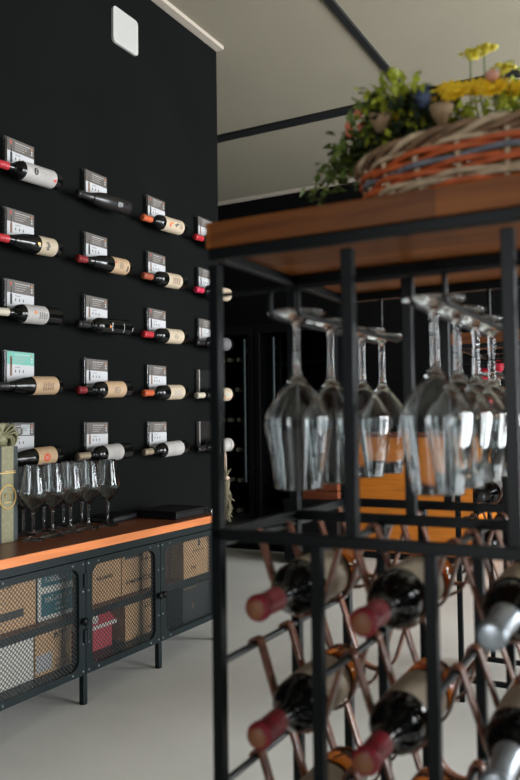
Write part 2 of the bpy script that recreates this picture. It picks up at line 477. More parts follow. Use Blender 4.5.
WALLB = [[
 ('bordeaux', 'cap_red', 'lab_white', (.12, .60), mk_r1c1, 'red capped wall bottle whose white label bears a black oval emblem', {}),
 ('burgundy', 'cap_black', None, (), mk_r1c2, 'all black wall bottle without paper label, silver emblem on its body', dict(glass='glass_bottle_matte')),
 ('bordeaux', 'cap_orange', 'lab_cream', (.10, .56), mk_r1c3, 'orange capped wall bottle with a red and orange drawing on its label', {}),
 ('bordeaux', 'cap_red', 'lab_cream', (.12, .5), mk_lines(.2, .4), 'wall bottle half hidden behind the wooden rack top, only red cap showing', {}),
], [
 ('burgundy', 'cap_red', 'lab_cream', (.11, .37), mk_r2c1, 'sloping shoulder wall bottle with gold seal and grey ornament label', {}),
 ('burgundy', 'cap_wine', 'lab_tan', (.08, .39), mk_r2c2, 'wall bottle with dark red waxed top and round grey seal on tan label', dict(cap_from=.84)),
 ('bordeaux', 'cap_rust', 'lab_cream', (.16, .50), mk_lines(.22, .42, 'ink_brown', 4, 3), 'rust capped wall bottle with plain cream label, second row from the top', {}),
 ('bordeaux', 'cap_rose', 'lab_cream', (.06, .44), mk_lines(.2, .26, 'ink_brown', 1, 5), 'wall bottle with bright rose red cap behind the rack post', {}),
], [
 ('bordeaux', 'cap_ivory', 'lab_white', (.26, .59), mk_r3c1, 'ivory capped wall bottle with small orange crest on white label', {}),
 ('bordeaux', 'cap_black', None, (), mk_r3c2, 'black wall bottle with orange triangle and silver ornament instead of a label', {}),
 ('bordeaux', 'cap_red', 'lab_cream', (.13, .50), mk_seal('lab_cream', .33, .002, .05, .010, 'ink_grey'), 'red capped wall bottle with grey shield on cream label, middle row', {}),
 ('bordeaux', 'cap_black', 'lab_grey', (.10, .46), None, 'black capped wall bottle with a dark grey label behind the rack post', {}),
], [
 ('burgundy', 'cap_black', 'lab_tan', (.09, .46), mk_r4c1, 'wall bottle with beige label and brown script under the mint card', {}),
 ('bordeaux', 'cap_wine', 'lab_tan', (.16, .54), mk_seal('lab_tan', .35, .002, .06, .013, 'ink_grey'), 'wine red capped wall bottle with round seal on tan label', dict(cap_from=.86)),
 ('bordeaux', 'cap_orange', 'lab_cream', (.12, .48), mk_lines(.2, .4, 'ink_light', 4, 7), 'orange capped wall bottle with pale cream label, fourth row from the top', {}),
 ('bordeaux', 'cap_ivory', 'lab_cream', (.08, .36), mk_r4c4, 'white capped wall bottle with colourful picture label behind the rack post', {}),
], [
 ('burgundy', 'cap_black', 'lab_tan', (.12, .42), mk_r5c1, 'wall bottle with red oval on its cream label behind the gift box', {}),
 ('bordeaux', 'cap_beige', 'lab_white', (.22, .54), mk_lines(.3, .46, 'ink_light', 3, 4), 'beige capped wall bottle with white label above the row of glasses', dict(cap_from=.80)),
 ('bordeaux', 'cap_beige', 'lab_white', (.15, .56), mk_lines(.36, .46, 'ink_light', 3, 8), 'beige capped wall bottle with white label above the black flat cases', dict(cap_from=.82)),
 ('bordeaux', 'cap_black', 'lab_white', (.06, .42), mk_r5c4, 'dark capped wall bottle with white label above the hanging dried bunch', {}),
]]
TY0, TDY, TZ, TDZ = 1.892, .4042, .9123, .2502
WL, WR = .300, .0325

def holder(ri, ci, label, card):
    """acrylic card holder: plate, card, neck loop and support peg, all one wall fitting; local origin = plate's top corner"""
    root = empty('wall_bottle_holder', (0, TY0 + TDY * ci, TZ + TDZ * (4 - ri)))
    tag(root, label, 'holder', 'card holders on the black wall')
    g = G(); g.box(.010, .022, 0, .139, -.118, 0, 'acrylic', .0012)
    if not card: g.box(.009, .024, .001, .007, -.118, -.002, 'ink_light')
    g.build('acrylic_plate', root)
    if card:
        head = 'card_mint' if card == 'mint' else 'card_head'
        g = G(); g.box(.0222, .0228, .010, .136, -.112, -.003, 'card_white')
        c = g.build('card', root)
        g = G(); g.box(.0229, .0231, .010, .136, -.048, -.003, head)
        rnd = random.Random(ri * 7 + ci)
        for k in range(4):
            y = .046; z = -.012 - k * .008
            while y < .108 - k * .008:
                l = rnd.uniform(.004, .012); g.box(.0231, .0233, y, y + l, z - .0025, z, 'ink_light' if k else 'card_white'); y += l + .002
        for k in range(3): g.box(.0231, .0233, .122, .128, -.018 - k * .010, -.012 - k * .010, 'card_white' if k else 'ink_orange')
        if ri < 3 and ci in (0, 2): g.box(.0231, .0233, .024, .029, -.022, -.010, 'ink_red')
        g.box(.0231, .0234, .023, .033, -.088, -.052 if card != 'mint' else -.02, 'ink_brown' if (ri + ci) % 2 else 'ink_black')
        g.box(.0231, .0234, .026, .030, -.052, -.028, 'ink_black')
        for k in range(3): g.box(.0231, .0233, .046 + k * .018, .051 + k * .018, -.076, -.066, 'ink_grey')
        g.box(.0231, .0233, .046, .070, -.058, -.056, 'ink_grey')
        if card == 'picture':
            g.box(.0231, .0233, .075, .115, -.044, -.008, 'ink_silver'); g.box(.0231, .0233, .06, .08, -.04, -.02, 'ink_light')
        g.build('print', c)
    zc = -.120
    g = G()
    ring = [(.07 + .0175 * math.cos(a), -.010, zc - .010 + .0175 * math.sin(a)) for a in [2 * PI * k / 20 for k in range(20)]]
    g.tube(ring, .0016, 'steel_black', 6, closed=True)
    g.tube([(.001, -.010, zc - .010), (.0525, -.010, zc - .010)], .002, 'steel_black', 6); g.build('neck_loop', root)
    g = G(); zz = zc - WR - .0048
    zz = zc + .003 + .0026 - .010
    g.tube([(.001, .15, zz), (.02, .15, zz), (.0355, .15, zz)], .003, 'steel_black', 8); g.build('peg', root)
    return root

CARDOF = [[ 'the bottle with black oval emblem', 'the all black unlabelled bottle', 'the bottle with orange drawing', 'the bottle behind the rack top'],
 ['the bottle with gold seal', 'the bottle with round grey seal', 'the rust capped bottle', 'the rose red capped bottle'],
 ['the ivory capped bottle with orange crest', 'the bottle with orange triangle', 'the bottle with grey shield', 'the bottle with dark grey label'],
 ['', 'the wine red capped bottle with round seal', 'the orange capped bottle with pale label', ''], ['', 'the white labelled bottle over the glasses', 'the white labelled bottle over the flat cases', '']]
for ri in range(5):
    for ci in range(4):
        kind, cap, lab, rng, mk, text, kw = WALLB[ri][ci]
        b = make_bottle('wall_wine_bottle', kind, WL, WR, cap, lab, rng, mk, **kw)
        tag(b, text, 'bottle', 'wine bottles mounted on the black wall')
        b.location = (.07, TY0 + TDY * ci + .208, TZ + TDZ * (4 - ri) - .117)
        b.rotation_euler = (math.radians(2.6), .18, 0)
        card = 'plain'; t = 'grey wine card in clear holder above ' + CARDOF[ri][ci]
        if (ri, ci) == (3, 0): card, t = 'mint', 'mint green wine card in clear holder on the black wall'
        if (ri, ci) == (4, 0): card, t = 'picture', 'wine card with a silvery picture behind the gift box bow'
        if (ri, ci) == (3, 3): card, t = None, 'empty clear holder above the white capped bottle with picture label'
        if (ri, ci) == (4, 3): card, t = None, 'empty clear acrylic holder above the dark capped bottle with white label'
        holder(ri, ci, t, card)

# ------------------------------------------------------------------ sideboard
CX, CB = .342, .012
DOORS = [1.527, 1.937, 2.345, 2.775]
cab = empty('sideboard', (0, 0, 0))
tag(cab, 'low black steel sideboard with orange wooden top and wire mesh doors along the wall', 'sideboard')
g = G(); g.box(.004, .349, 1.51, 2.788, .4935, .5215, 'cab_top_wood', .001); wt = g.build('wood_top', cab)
g = G(); g.box(.3491, .3525, 1.51, 2.788, .4935, .5213, 'cab_wood', .0008); e = g.build('edge_strip', wt); e['label'] = 'bright orange wooden edge strip'  # thin separate box giving the front edge a brighter orange than the top
g = G()
g.box(CB, CX - .022, 1.527, 2.775, .094, .112, 'steel_cab'); g.box(CB, CX - .022, 1.527, 2.775, .470, .4935, 'steel_cab')
g.box(CB, CB + .006, 1.527, 2.775, .112, .470, 'steel_cab')
for y in (DOORS[0] + .008, DOORS[3] - .008): g.box(CB, CX - .022, y - .008, y + .008, .112, .47, 'steel_cab')
g.box(CX - .022, CX - .002, 1.527, 2.775, .4645, .4935, 'steel_cab', .001)
g.build('frame', cab)
g = G(); g.box(CB + .008, .300, 1.536, 2.757, .262, .282, 'shelf_wood'); g.box(.3003, .306, 1.536, 2.757, .258, .2815, 'steel_cab'); g.build('shelf', cab)
for y in DOORS:
    for x in (.05, CX - .012):
        yy = min(max(y, 1.545), 2.76)
        g = G(); g.box(x - .0095, x + .0095, yy - .0095, yy + .0095, .004, .094, 'steel_cab', .002); g.lathe([(.0125, 0), (.0125, .006)], 'plastic_black', 12, org=(x, yy, 0)); g.build('leg', cab)

def mesh_panel(y0, y1, z0, z1, r):
    """expanded-metal lattice clipped to a rounded opening"""
    g = G(); pitch_y, pitch_z = .0150, .0150; hw = .00115
    slope = pitch_z / pitch_y
    def inside(y, z):
        cy = min(max(y, y0 + r), y1 - r); cz = min(max(z, z0 + r), z1 - r)
        return y0 <= y <= y1 and z0 <= z <= z1 and math.hypot(y - cy, z - cz) <= r + .002 or (y0 + r <= y <= y1 - r and z0 <= z <= z1) or (z0 + r <= z <= z1 - r and y0 <= y <= y1)
    n = int((y1 - y0 + (z1 - z0) / slope) / pitch_y) + 2
    for sgn in (1, -1):
        for k in range(n):
            c = y0 - (z1 - z0) / slope + k * pitch_y if sgn > 0 else y0 + k * pitch_y
            # y = c + sgn*(z - z0)/slope ; sample to find the clipped span
            S = 60; pts = []
            for i in range(S + 1):
                z = z0 + (z1 - z0) * i / S; y = c + sgn * (z - z0) / slope
                if inside(y, z): pts.append((y, z))
            if len(pts) < 2: continue
            (ya, za), (yb, zb) = pts[0], pts[-1]
            d = Vector((yb - ya, zb - za)).normalized(); nx, nz = -d.y * hw, d.x * hw
            x = CX - .010 + (.0008 if sgn > 0 else 0)
            vs = [(x, ya + nx, za + nz), (x, ya - nx, za - nz), (x, yb - nx, zb - nz), (x, yb + nx, zb + nz)]
            vs += [(x - .0012, *v[1:]) for v in vs]
            g.add(vs, [(0, 1, 2, 3), (7, 6, 5, 4), (0, 4, 5, 1), (2, 6, 7, 3), (1, 5, 6, 2), (3, 7, 4, 0)], 'wire_mesh')
    return g
for di in range(3):
    ya, yb = DOORS[di] + .0015, DOORS[di + 1] - .0015; za, zb = .096, .462
    d = empty('door', (0, 0, 0)); d.parent = cab
    oy0, oy1, oz0, oz1, r = ya + .030, yb - .030, za + .022, zb - .022, .034
    inner = rrect((oy0 + oy1) / 2, (oz0 + oz1) / 2, (oy1 - oy0) / 2, (oz1 - oz0) / 2, r, 6)
    outer = []
    cy, cz = (ya + yb) / 2, (za + zb) / 2
    for (y, z) in inner:      # project onto the outer rectangle
        dy, dz = y - cy, z - cz
        if abs(y - oy0) < r + 1e-6 and abs(z - oz0) < r + 1e-6: outer.append((ya, za))
        elif abs(y - oy0) < r + 1e-6 and abs(z - oz1) < r + 1e-6: outer.append((ya, zb))
        elif abs(y - oy1) < r + 1e-6 and abs(z - oz0) < r + 1e-6: outer.append((yb, za))
        else: outer.append((yb, zb))
    g = G(); n = len(inner)
    vs = [(CX, *p) for p in outer] + [(CX, *p) for p in inner] + [(CX - .02, *p) for p in outer] + [(CX - .02, *p) for p in inner]
    fs = []
    for i in range(n):
        j = (i + 1) % n
        fs += [(i, j, n + j, n + i), (2 * n + i, 3 * n + i, 3 * n + j, 2 * n + j), (n + i, n + j, 3 * n + j, 3 * n + i), (i, 2 * n + i, 2 * n + j, j)]
    g.add(vs, fs, 'steel_cab')
    o = g.build('door_frame', cab); weld(o); o.parent = cab
    bpy.data.objects.remove(d)
    o.name = 'door'
    mesh_panel(oy0 - .004, oy1 + .004, oz0 - .004, oz1 + .004, r).build('mesh_panel', o)
    g = G()
    for y in (ya + .012, yb - .012):
        for z in (za + .012, za + .10, zb - .10, zb - .012): g.sphere((CX, y, z), .0038, 'rivet', 8, (.6, 1, 1))
    for y in (ya + .06, yb - .06):
        for z in (za + .011, zb - .011): g.sphere((CX, y, z), .0038, 'rivet', 8, (.6, 1, 1))
    g.build('rivets', o)
    if di < 2:
        for z in (.195, .375):
            g = G(); yh = yb - .006 if di == 0 else ya + .004
            g.lathe([(.0055, 0), (.0055, .045)], 'steel_cab', 10, org=(CX + .003, yh if di == 0 else ya + .001, z)); g.build('hinge', o)
    g = G(); yk = yb - .012 if di != 2 else ya + .012
    g.lathe([(.004, 0), (.004, .006), (.012, .007), (.013, .013), (.009, .017), (.0005, .018)], 'steel_black', 16, axis='z')
    k = g.build('knob', o); k.location = (CX, yk, .268); k.rotation_euler = (0, PI / 2, 0)

# boxes inside
def boxthing(name, x0, x1, y0, y1, z0, z1, mat, label, cat='box', group=None):
    r = empty(name, ((x0 + x1) / 2, (y0 + y1) / 2, z0))
    tag(r, label, cat, group)
    g = G(); a, b, c = (x1 - x0) / 2, (y1 - y0) / 2, z1 - z0
    g.box(-a, a, -b, b, 0, c, mat, .002); body = g.build('carton', r)
    return r, body, a, b, c
def face_marks(g, a, items):
    for (y0, y1, z0, z1, m) in items: g.box(a + .0002, a + .0006, y0, y1, z0, z1, m)
def scribble(g, a, y0, y1, z, h, m, seed, rise=0.):
    rnd = random.Random(seed); y = y0
    while y < y1:
        w_ = rnd.uniform(.6, 1.) * h * .8; k = rnd.randint(0, 3)
        th = h * .2
        if k == 0: g.tube([(a + .0008, y + w_ / 2 + w_ / 2 * math.cos(t * PI / 4), z + h / 2 + h / 2 * math.sin(t * PI / 4)) for t in range(8)], th / 2, m, 4, closed=True)
        elif k == 1: g.box(a + .0002, a + .0012, y, y + th, z, z + h * 1.3, m); g.box(a + .0002, a + .0012, y, y + w_, z, z + th, m)
        elif k == 2: g.tube([(a + .0008, y, z), (a + .0008, y + w_ * .4, z + h), (a + .0008, y + w_ * .6, z), (a + .0008, y + w_, z + h)], th / 2, m, 4)
        else: g.box(a + .0002, a + .0012, y, y + w_, z + h - th, z + h, m); g.box(a + .0002, a + .0012, y + w_ / 2 - th / 2, y + w_ / 2 + th / 2, z, z + h, m)
        y += w_ + h * .25
UP, LO = .2825, .1125
r, b, a, hb, c = boxthing('cardboard_box', .04, .262, 1.60, 1.797, UP, .452, 'cardboard', 'brown cardboard box with dark stamped band beside the teal box')
g = G(); face_marks(g, a, [(-.075, .046, .034, .058, 'ink_black')]); g.build('stamped_band', b); g = G(); scribble(g, a + .0004, -.07, .036, .041, .010, 'ink_grey', 3); scribble(g, a, -.08, -.01, .13, .016, 'ink_black', 4); g.build('lettering', b)
r, b, a, hb, c = boxthing('gift_box', .06, .262, 1.804, 1.962, UP, .448, 'box_teal', 'teal box with white bands and white script on the upper shelf')
g = G(); face_marks(g, a, [(-.079, -.064, .001, c - .002, 'box_white'), (-.064, .078, .083, .104, 'box_white'), (-.064, .078, .001, .013, 'box_white')]); g.build('white_band', b); g = G()
scribble(g, a, -.045, .060, .118, .016, 'box_white', 7); scribble(g, a, -.048, .060, .056, .014, 'box_white', 8); scribble(g, a, .0, .060, .038, .007, 'box_white', 9); scribble(g, a, .0, .055, .022, .007, 'box_white', 10); g.build('lettering', b)
r, b, a, hb, c = boxthing('white_carton', .05, .262, 1.60, 1.787, LO, .250, 'box_white', 'plain white carton on the bottom of the sideboard')
g = G(); g.box(-a + .01, a - .01, -.0008, .0008, c, c + .0004, 'ink_light'); g.build('seam', b)
r, b, a, hb, c = boxthing('cardboard_box', .05, .262, 1.793, 1.957, LO, .252, 'cardboard', 'cardboard box with white sticker beside the plain white carton')
g = G(); face_marks(g, a, [(-.078, -.010, .012, .066, 'card_white')]); g.build('sticker', b); g = G(); scribble(g, a, .0, .060, .105, .018, 'ink_black', 12); scribble(g, a, .005, .070, .03, .006, 'ink_brown', 13); scribble(g, a, .005, .070, .012, .006, 'ink_brown', 14); g.build('lettering', b)
r, b, a, hb, c = boxthing('cardboard_box', .05, .262, 2.02, 2.216, UP, .450, 'cardboard', 'cardboard box with one short black line of print above the red box')
g = G(); scribble(g, a, -.035, .045, .078, .010, 'ink_black', 15); g.build('lettering', b)
r, b, a, hb, c = boxthing('cardboard_box', .05, .262, 2.221, 2.404, UP, .452, 'cardboard', 'cardboard box printed with large dark lettering on top and bottom')
g = G(); face_marks(g, a, [(-.075, .030, .125, .152, 'ink_grey')]); g.build('stamped_band', b); g = G(); scribble(g, a + .0004, -.073, .024, .128, .018, 'ink_black', 17); scribble(g, a, .02, .075, .108, .007, 'ink_black', 18); g.build('lettering', b); g = G(); scribble(g, a, -.066, .078, .034, .014, 'ink_black', 19); g.build('lettering', b)
# red house-shaped carton
r = empty('red_carton', (.16, 2.118, LO)); tag(r, 'red house-shaped carton with white round emblem behind the mesh', 'carton')
g = G(); g.box(-.08, .08, -.072, .072, 0, .078, 'box_red', .002); body = g.build('carton', r)
g = G(); g.add([(-.09, -.082, .092), (.092, -.082, .092), (.092, .082, .092), (-.09, .082, .092), (-.05, -.060, .143), (.05, -.060, .143), (.05, .060, .143), (-.05, .060, .143)],
      [(0, 3, 2, 1), (4, 5, 6, 7), (0, 1, 5, 4), (1, 2, 6, 5), (2, 3, 7, 6), (3, 0, 4, 7)], 'box_red'); lid = g.build('lid', r)
g = G(); g.box(-.091, .094, -.083, .083, .0783, .0917, 'box_white', .001); g.build('white_band', r)
g = G(); n = 18
vs = []
for k in range(n):
    aa = 2 * PI * k / n; y, z = -.024 + .026 * math.cos(aa), .118 + .021 * math.sin(aa)
    vs.append((.092 - (z - .092) * .824 + .0012, y, z))
g.add(vs, [list(range(n))], 'box_white'); g.build('emblem', lid)
r, b, a, hb, c = boxthing('cardboard_box', .06, .262, 2.238, 2.407, LO, .252, 'cardboard', 'tall cardboard box standing beside the red house-shaped carton')
g = G(); scribble(g, a, .030, .075, .10, .016, 'ink_black', 21); scribble(g, a, .04, .075, .02, .008, 'ink_brown', 22); g.build('lettering', b)
r, b, a, hb, c = boxthing('cardboard_box', .08, .304, 2.552, 2.742, UP, .446, 'cardboard', 'light cardboard box with small bottle mark in the door by the rack post')
g = G(); face_marks(g, a, [(.010, .024, .118, .138, 'ink_black'), (.013, .021, .138, .152, 'ink_black')]); g.build('bottle_mark', b); g = G(); scribble(g, a, -.03, .05, .10, .006, 'ink_brown', 25); scribble(g, a, -.04, -.015, .03, .012, 'ink_brown', 26); g.build('lettering', b)
r, b, a, hb, c = boxthing('brown_carton', .05, .245, 2.412, 2.546, UP, .440, 'cardboard_dark', 'dark brown carton on the upper shelf by the last mesh door')
g = G(); g.box(-a + .01, a - .01, -.0008, .0008, c, c + .0004, 'cardboard'); g.build('seam', b)
r, b, a, hb, c = boxthing('black_carton', .08, .304, 2.545, 2.742, LO, .250, 'box_black', 'black carton with small oval emblem on the lowest level')
g = G(); vs = [(a + .0006, -.03 + .009 * math.cos(2 * PI * k / 14), .055 + .014 * math.sin(2 * PI * k / 14)) for k in range(14)]; g.add(vs, [list(range(14))], 'ink_brown'); face_marks(g, a, [(-.09, .0, .128, .131, 'ink_gold')]); g.build('emblem', b)

# gift box with ribbon
CT = .5218
r = empty('bottle_gift_box', (.078, 1.8105, CT)); tag(r, 'tall dark bottle gift box with olive ribbon bow and gold oval emblem', 'gift box')
g = G(); g.box(-.045, .045, -.0445, .0445, 0, .312, 'giftbox', .0015); body = g.build('box_body', r)
g = G(); g.box(.0452, .0458, -.025, .025, .001, .312, 'ribbon'); g.box(-.0458, -.0452, -.025, .025, .001, .312, 'ribbon'); g.box(-.0458, .0458, -.025, .025, .3122, .3128, 'ribbon'); rb = g.build('ribbon', r)
g = G()
for (a0, ln, tl, wd) in ((.9, .05, .3, .02), (2.1, .046, .3, .02), (-.3, .05, .3, .02), (3.0, .044, .3, .02), (5.2, .04, .3, .02), (0.3, .048, .3, .022), (2.6, .05, .35, .024), (1.5, .04, .6, .02), (4.4, .042, .5, .02), (-.9, .042, .3, .02), (3.5, .042, .3, .02)):
    c0 = Vector((.012, 0, .335)); dr = Vector((.35 * math.cos(a0), math.cos(a0), math.sin(a0) * .55 + .15)).normalized()
    pts = [c0 + dr * (ln * math.sin(PI * t / 8)) + Vector((.012 * math.sin(2 * PI * t / 8), 0, .022 * math.sin(2 * PI * t / 8))) for t in range(9)]
    g.tube(pts, .016, 'ribbon', 8, flat=(1, .28))
g.sphere((.014, 0, .334), .022, 'ribbon', 10, (1, 1.2, 1)); g.build('bow', rb)
g = G()
g.tube([(.0462, .034 * math.cos(2 * PI * k / 28), .148 + .038 * math.sin(2 * PI * k / 28)) for k in range(28)], .0027, 'ink_gold', 6, closed=True)
g.box(.0460, .0466, -.040, .034, .224, .2275, 'ink_gold'); g.box(.0460, .0466, -.012, .034, .230, .232, 'ink_gold')
g.tube([(.0464, -.010, .140), (.0464, -.010, .162), (.0464, -.016, .150), (.0464, -.004, .150)], .0013, 'ink_gold', 5)
g.tube([(.0464, .002, .164), (.0464, .012, .162), (.0464, .005, .153), (.0464, .013, .146), (.0464, .002, .141)], .0013, 'ink_gold', 5)
g.box(.0460, .0466, -.014, .014, .128, .131, 'ink_gold'); g.build('gold_emblem', body)

# ------------------------------------------------------------------ wine glasses
def glass_mesh():
    H = .248
    o = [(.0005, .0), (.030, .0), (.0396, .0004), (.0412, .0019), (.0398, .0034), (.025, .0050), (.012, .0085), (.0065, .014), (.0050, .024), (.0045, .045), (.0045, .070), (.0050, .082), (.0075, .090),
         (.0150, .1005), (.0255, .113), (.0360, .1265), (.0435, .139), (.0466, .149), (.0470, .156), (.0455, .167), (.0420, .190), (.0375, .218), (.0325, .2465), (.0322, H)]
    i = [(.0315, H), (.0314, .2465), (.0364, .218), (.0409, .190), (.0444, .167), (.0459, .156), (.0455, .149), (.0423, .1398), (.0350, .128), (.0246, .115), (.0140, .103), (.0060, .097), (.0005, .0955)]
    root = empty('wine_glass', (0, 0, 0))
    for nme, prof, mat in (('foot', o[:8] + [(.0005, .0141)], 'glass_stem'), ('stem', [(.0005, .0142), (.0064, .0142)] + o[8:12] + [(.0074, .0899), (.0005, .0899)], 'glass_stem'), ('bowl', [(.0005, .0902)] + o[12:] + i, 'glass_stem')):
        g = G(); g.lathe(prof, mat, 40, cap0=False, cap1=False); q = g.build(nme, root); weld(q)
    return root
used = [glass_mesh()]; GL0 = used[0]
def put_glass(loc, label, group, flip=False):
    o = used.pop() if used else copy_tree(GL0)
    o.location = loc; o.rotation_euler = (PI if flip else 0, 0, random.uniform(0, 6))
    tag(o, label, 'wine glass', group); return o
ORD = ['first', 'second', 'third', 'fourth', 'fifth']
for k, (x, y) in enumerate([(.160, 1.888), (.154, 1.984), (.147, 2.080), (.144, 2.177), (.152, 2.274)]):
    put_glass((x, y, CT), 'upright wine glass, %s from the gift box in the row along the wooden edge' % ORD[k], 'upright glasses on the sideboard')
for k, (x, y) in enumerate([(.050, 1.952), (.050, 2.050), (.050, 2.148), (.050, 2.247)]):
    put_glass((x, y, CT), 'upright wine glass, %s from the gift box in the row along the wall' % ORD[k], 'upright glasses on the sideboard')

# black flat cases and silver T
r = empty('flat_case', (.20, 2.625, CT)); tag(r, 'flat black case with a thin lid on the sideboard near its edge', 'case')
g = G(); g.box(-.10, .10, -.115, .115, 0, .026, 'plastic_black', .004); g.build('case_body', r)
g = G(); g.box(-.102, .102, -.117, .117, .0265, .032, 'plastic_black', .002); g.build('case_lid', r)
r = empty('black_folder', (.068, 2.408, CT), (0, 0, .12)); tag(r, 'thin black folder lying between the flat case and the glasses', 'folder')
g = G(); g.box(-.06, .06, -.088, .088, 0, .006, 'plastic_black', .002); g.box(-.06, .06, -.088, .088, .018, .024, 'plastic_black', .002); g.box(-.06, -.054, -.088, .088, .006, .018, 'plastic_black'); g.build('cover', r)
g = G(); g.box(-.053, .056, -.085, .085, .0065, .0175, 'box_black'); g.build('pages', r)
r = empty('silver_stopper', (.325, 2.728, CT)); tag(r, 'small silver T-shaped stopper at the edge of the sideboard top', 'stopper')
g = G(); g.lathe([(.004, 0), (.0035, .012), (.0035, .02)], 'chrome', 12); g.build('shank', r)
g = G(); g.tube([(0, -.014, .0225), (0, .014, .0225)], .0035, 'chrome', 10); g.build('crossbar', r)

# ------------------------------------------------------------------ dried bunch hanging at the wall's end
r = empty('dried_bunch', (.045, 3.30, .775)); tag(r, 'dried straw bunch hanging by a beige ribbon at the end of the black wall', 'dried bunch')
g = G(); g.tube([(-.044, 0, -.005), (.004, 0, -.003)], .003, 'steel_black', 8); g.sphere((.005, 0, -.003), .005, 'steel_black', 8); g.build('nail', r)
g = G(); g.tube([(0, 0, .002), (.004, -.008, -.05), (.002, -.010, -.14)], .006, 'ribbon_pink', 6, flat=(1, .25)); g.tube([(0, 0, .002), (.002, .010, -.05), (.002, .010, -.14)], .006, 'ribbon_pink', 6, flat=(1, .25)); g.sphere((.008, 0, -.148), .018, 'ribbon_pink', 10, (1, 1, .6)); g.build('ribbon', r)
g = G(); rnd = random.Random(5)
for k in range(34):
    a = rnd.uniform(0, 2 * PI); R_ = rnd.uniform(.006, .032); ln = rnd.uniform(.14, .235)
    pts = [(.006, 0, -.10 + rnd.uniform(-.01, .03))]
    for t in range(1, 7):
        f = t / 6; pts.append((.008 + R_ * f * math.cos(a) * .7 + .008 * math.sin(t * 2.1 + k), R_ * math.sin(a) * f ** .5 + .007 * math.cos(t * 1.7 + k), -.11 - ln * f))
    g.tube(pts, .0028, 'straw', 5, taper=.6)
    for t in range(3):
        q = pts[3 + t]; g.leaf(q, (rnd.uniform(-1, 1), rnd.uniform(-1, 1), -.6), (0, 0, 1), .022, .006, 'straw')
for k in range(9):
    a = rnd.uniform(0, 6.28); g.tube([(.006, 0, -.12), (.01 + .010 * math.cos(a), .014 * math.sin(a), -.09), (.01 + .02 * math.cos(a), .028 * math.sin(a), -.055 - rnd.random() * .03)], .0022, 'straw', 5)
g.build('straw_stems', r, (0, 0, -.03))

# ------------------------------------------------------------------ wine rack
RX0, RW = 1.482, .602
UPX = [0, .2005, .401, .602]; LOX = [0, .1505, .301, .4515, .602]
RD1, RD2 = .245, .465
RAIL = .746; RODZ = [.733, .568, .403]
T = .0078
def make_rack():
    root = empty('wine_rack', (RX0, .92, 0))
    g = G(); g.box(-.008, RW + .012, -.014, RD2 + .016, 1.146, 1.182, 'rack_wood', .002); g.build('wood_top', root)
    for yi, y in enumerate((0, RD1, RD2)):
        for i, x in enumerate(UPX):
            full = i in (0, 3)
            g = G(); g.box(x - T, x + T, y - T, y + T, 0 if full else RAIL + T, 1.131 - T, 'steel_black', .0012); g.build('post', root)
        for i, x in enumerate(LOX):
            if i in (0, 4): continue
            g = G(); g.box(x - T * .95, x + T * .95, y - T * .95, y + T * .95, .08, RAIL - T, 'steel_black', .0012); g.build('post', root)
        for z in (1.1385, RAIL, .072):
            g = G(); g.box(-T, RW + T, y - T, y + T, z - T, z + T - .0005, 'steel_black', .0012); g.build('cross_rail', root)
    for x in (0, RW):
        for z in (1.1385, RAIL, .072):
            g = G(); g.box(x - T * .9, x + T * .9, T, RD2 - T, z - T * .9, z + T * .9, 'steel_black', .0012); g.build('side_rail', root)
    # depth rods that carry the leather slings
    for x in LOX:
        for z in RODZ:
            g = G(); g.tube([(x, T, z), (x, RD2 - T, z)], .0052, 'rod', 10); g.build('sling_rod', root)
    # glass rails: a thin cross rod with hooked runners
    g = G(); g.tube([(0, .016, 1.0835), (RW, .016, 1.0835)], .0032, 'steel_black', 8); g.build('hook_rod', root)
    for b in range(3):
        for s in (-1, 1):
            x = UPX[b] + .1 + s * .021
            g = G(); g.tube([(x, .016, 1.0835), (x, .014, 1.075), (x, .014, 1.056), (x, .018, 1.0485), (x, .026, 1.0465), (x, .20, 1.0465), (x, .43, 1.0465), (x, RD2 - .004, 1.056), (x, RD2 - .002, 1.09), (x, RD2 - .002, 1.135)], .0034, 'steel_black', 8); g.build('glass_runner', root)
    # leather slings: U bands around two rods
    rr = .0088
    for bi in range(4):
        for z in RODZ:
            for y in (.105, .205, .32, .415):
                xa, xb = LOX[bi], LOX[bi + 1]; xm = (xa + xb) / 2
                zb = z - .1145; R_ = .0405
                pts = []
                for k in range(7):      # wrap over the first rod
                    a = PI * .9 * k / 6; pts.append((xa - rr * math.cos(a - .3) , z + rr * math.sin(a - .3) ))
                for k in range(9):
                    a = PI * 1.12 + PI * .76 * k / 8; pts.append((xm + R_ * math.cos(a), zb + R_ + R_ * math.sin(a)))
                for k in range(7):
                    a = PI * .9 * (1 - k / 6); pts.append((xb + rr * math.cos(a - .3), z + rr * math.sin(a - .3)))
                g = G(); hw = .0095; th = .0018; n = len(pts); vs = []
                for i, (x, zz) in enumerate(pts):
                    t = Vector((pts[min(i + 1, n - 1)][0] - pts[max(i - 1, 0)][0], pts[min(i + 1, n - 1)][1] - pts[max(i - 1, 0)][1])).normalized()
                    nx, nz = -t.y * th, t.x * th
                    vs += [(x + nx, y - hw, zz + nz), (x + nx, y + hw, zz + nz), (x - nx, y + hw, zz - nz), (x - nx, y - hw, zz - nz)]
                fs = []
                for i in range(n - 1):
                    for k in range(4): fs.append((i * 4 + k, i * 4 + (k + 1) % 4, i * 4 + 4 + (k + 1) % 4, i * 4 + 4 + k))
                fs += [(3, 2, 1, 0), tuple((n - 1) * 4 + k for k in range(4))]
                g.add(vs, fs, 'leather', True); g.build('leather_sling', root)
    return root
rack = make_rack()
tag(rack, 'black steel wine rack with thick wooden top carrying the flower basket', 'wine rack')
rack2 = copy_tree(rack); rack2.location = (1.412, 2.50, 0)
tag(rack2, 'black wine rack with wooden top standing farther back near the orange counter', 'wine rack')

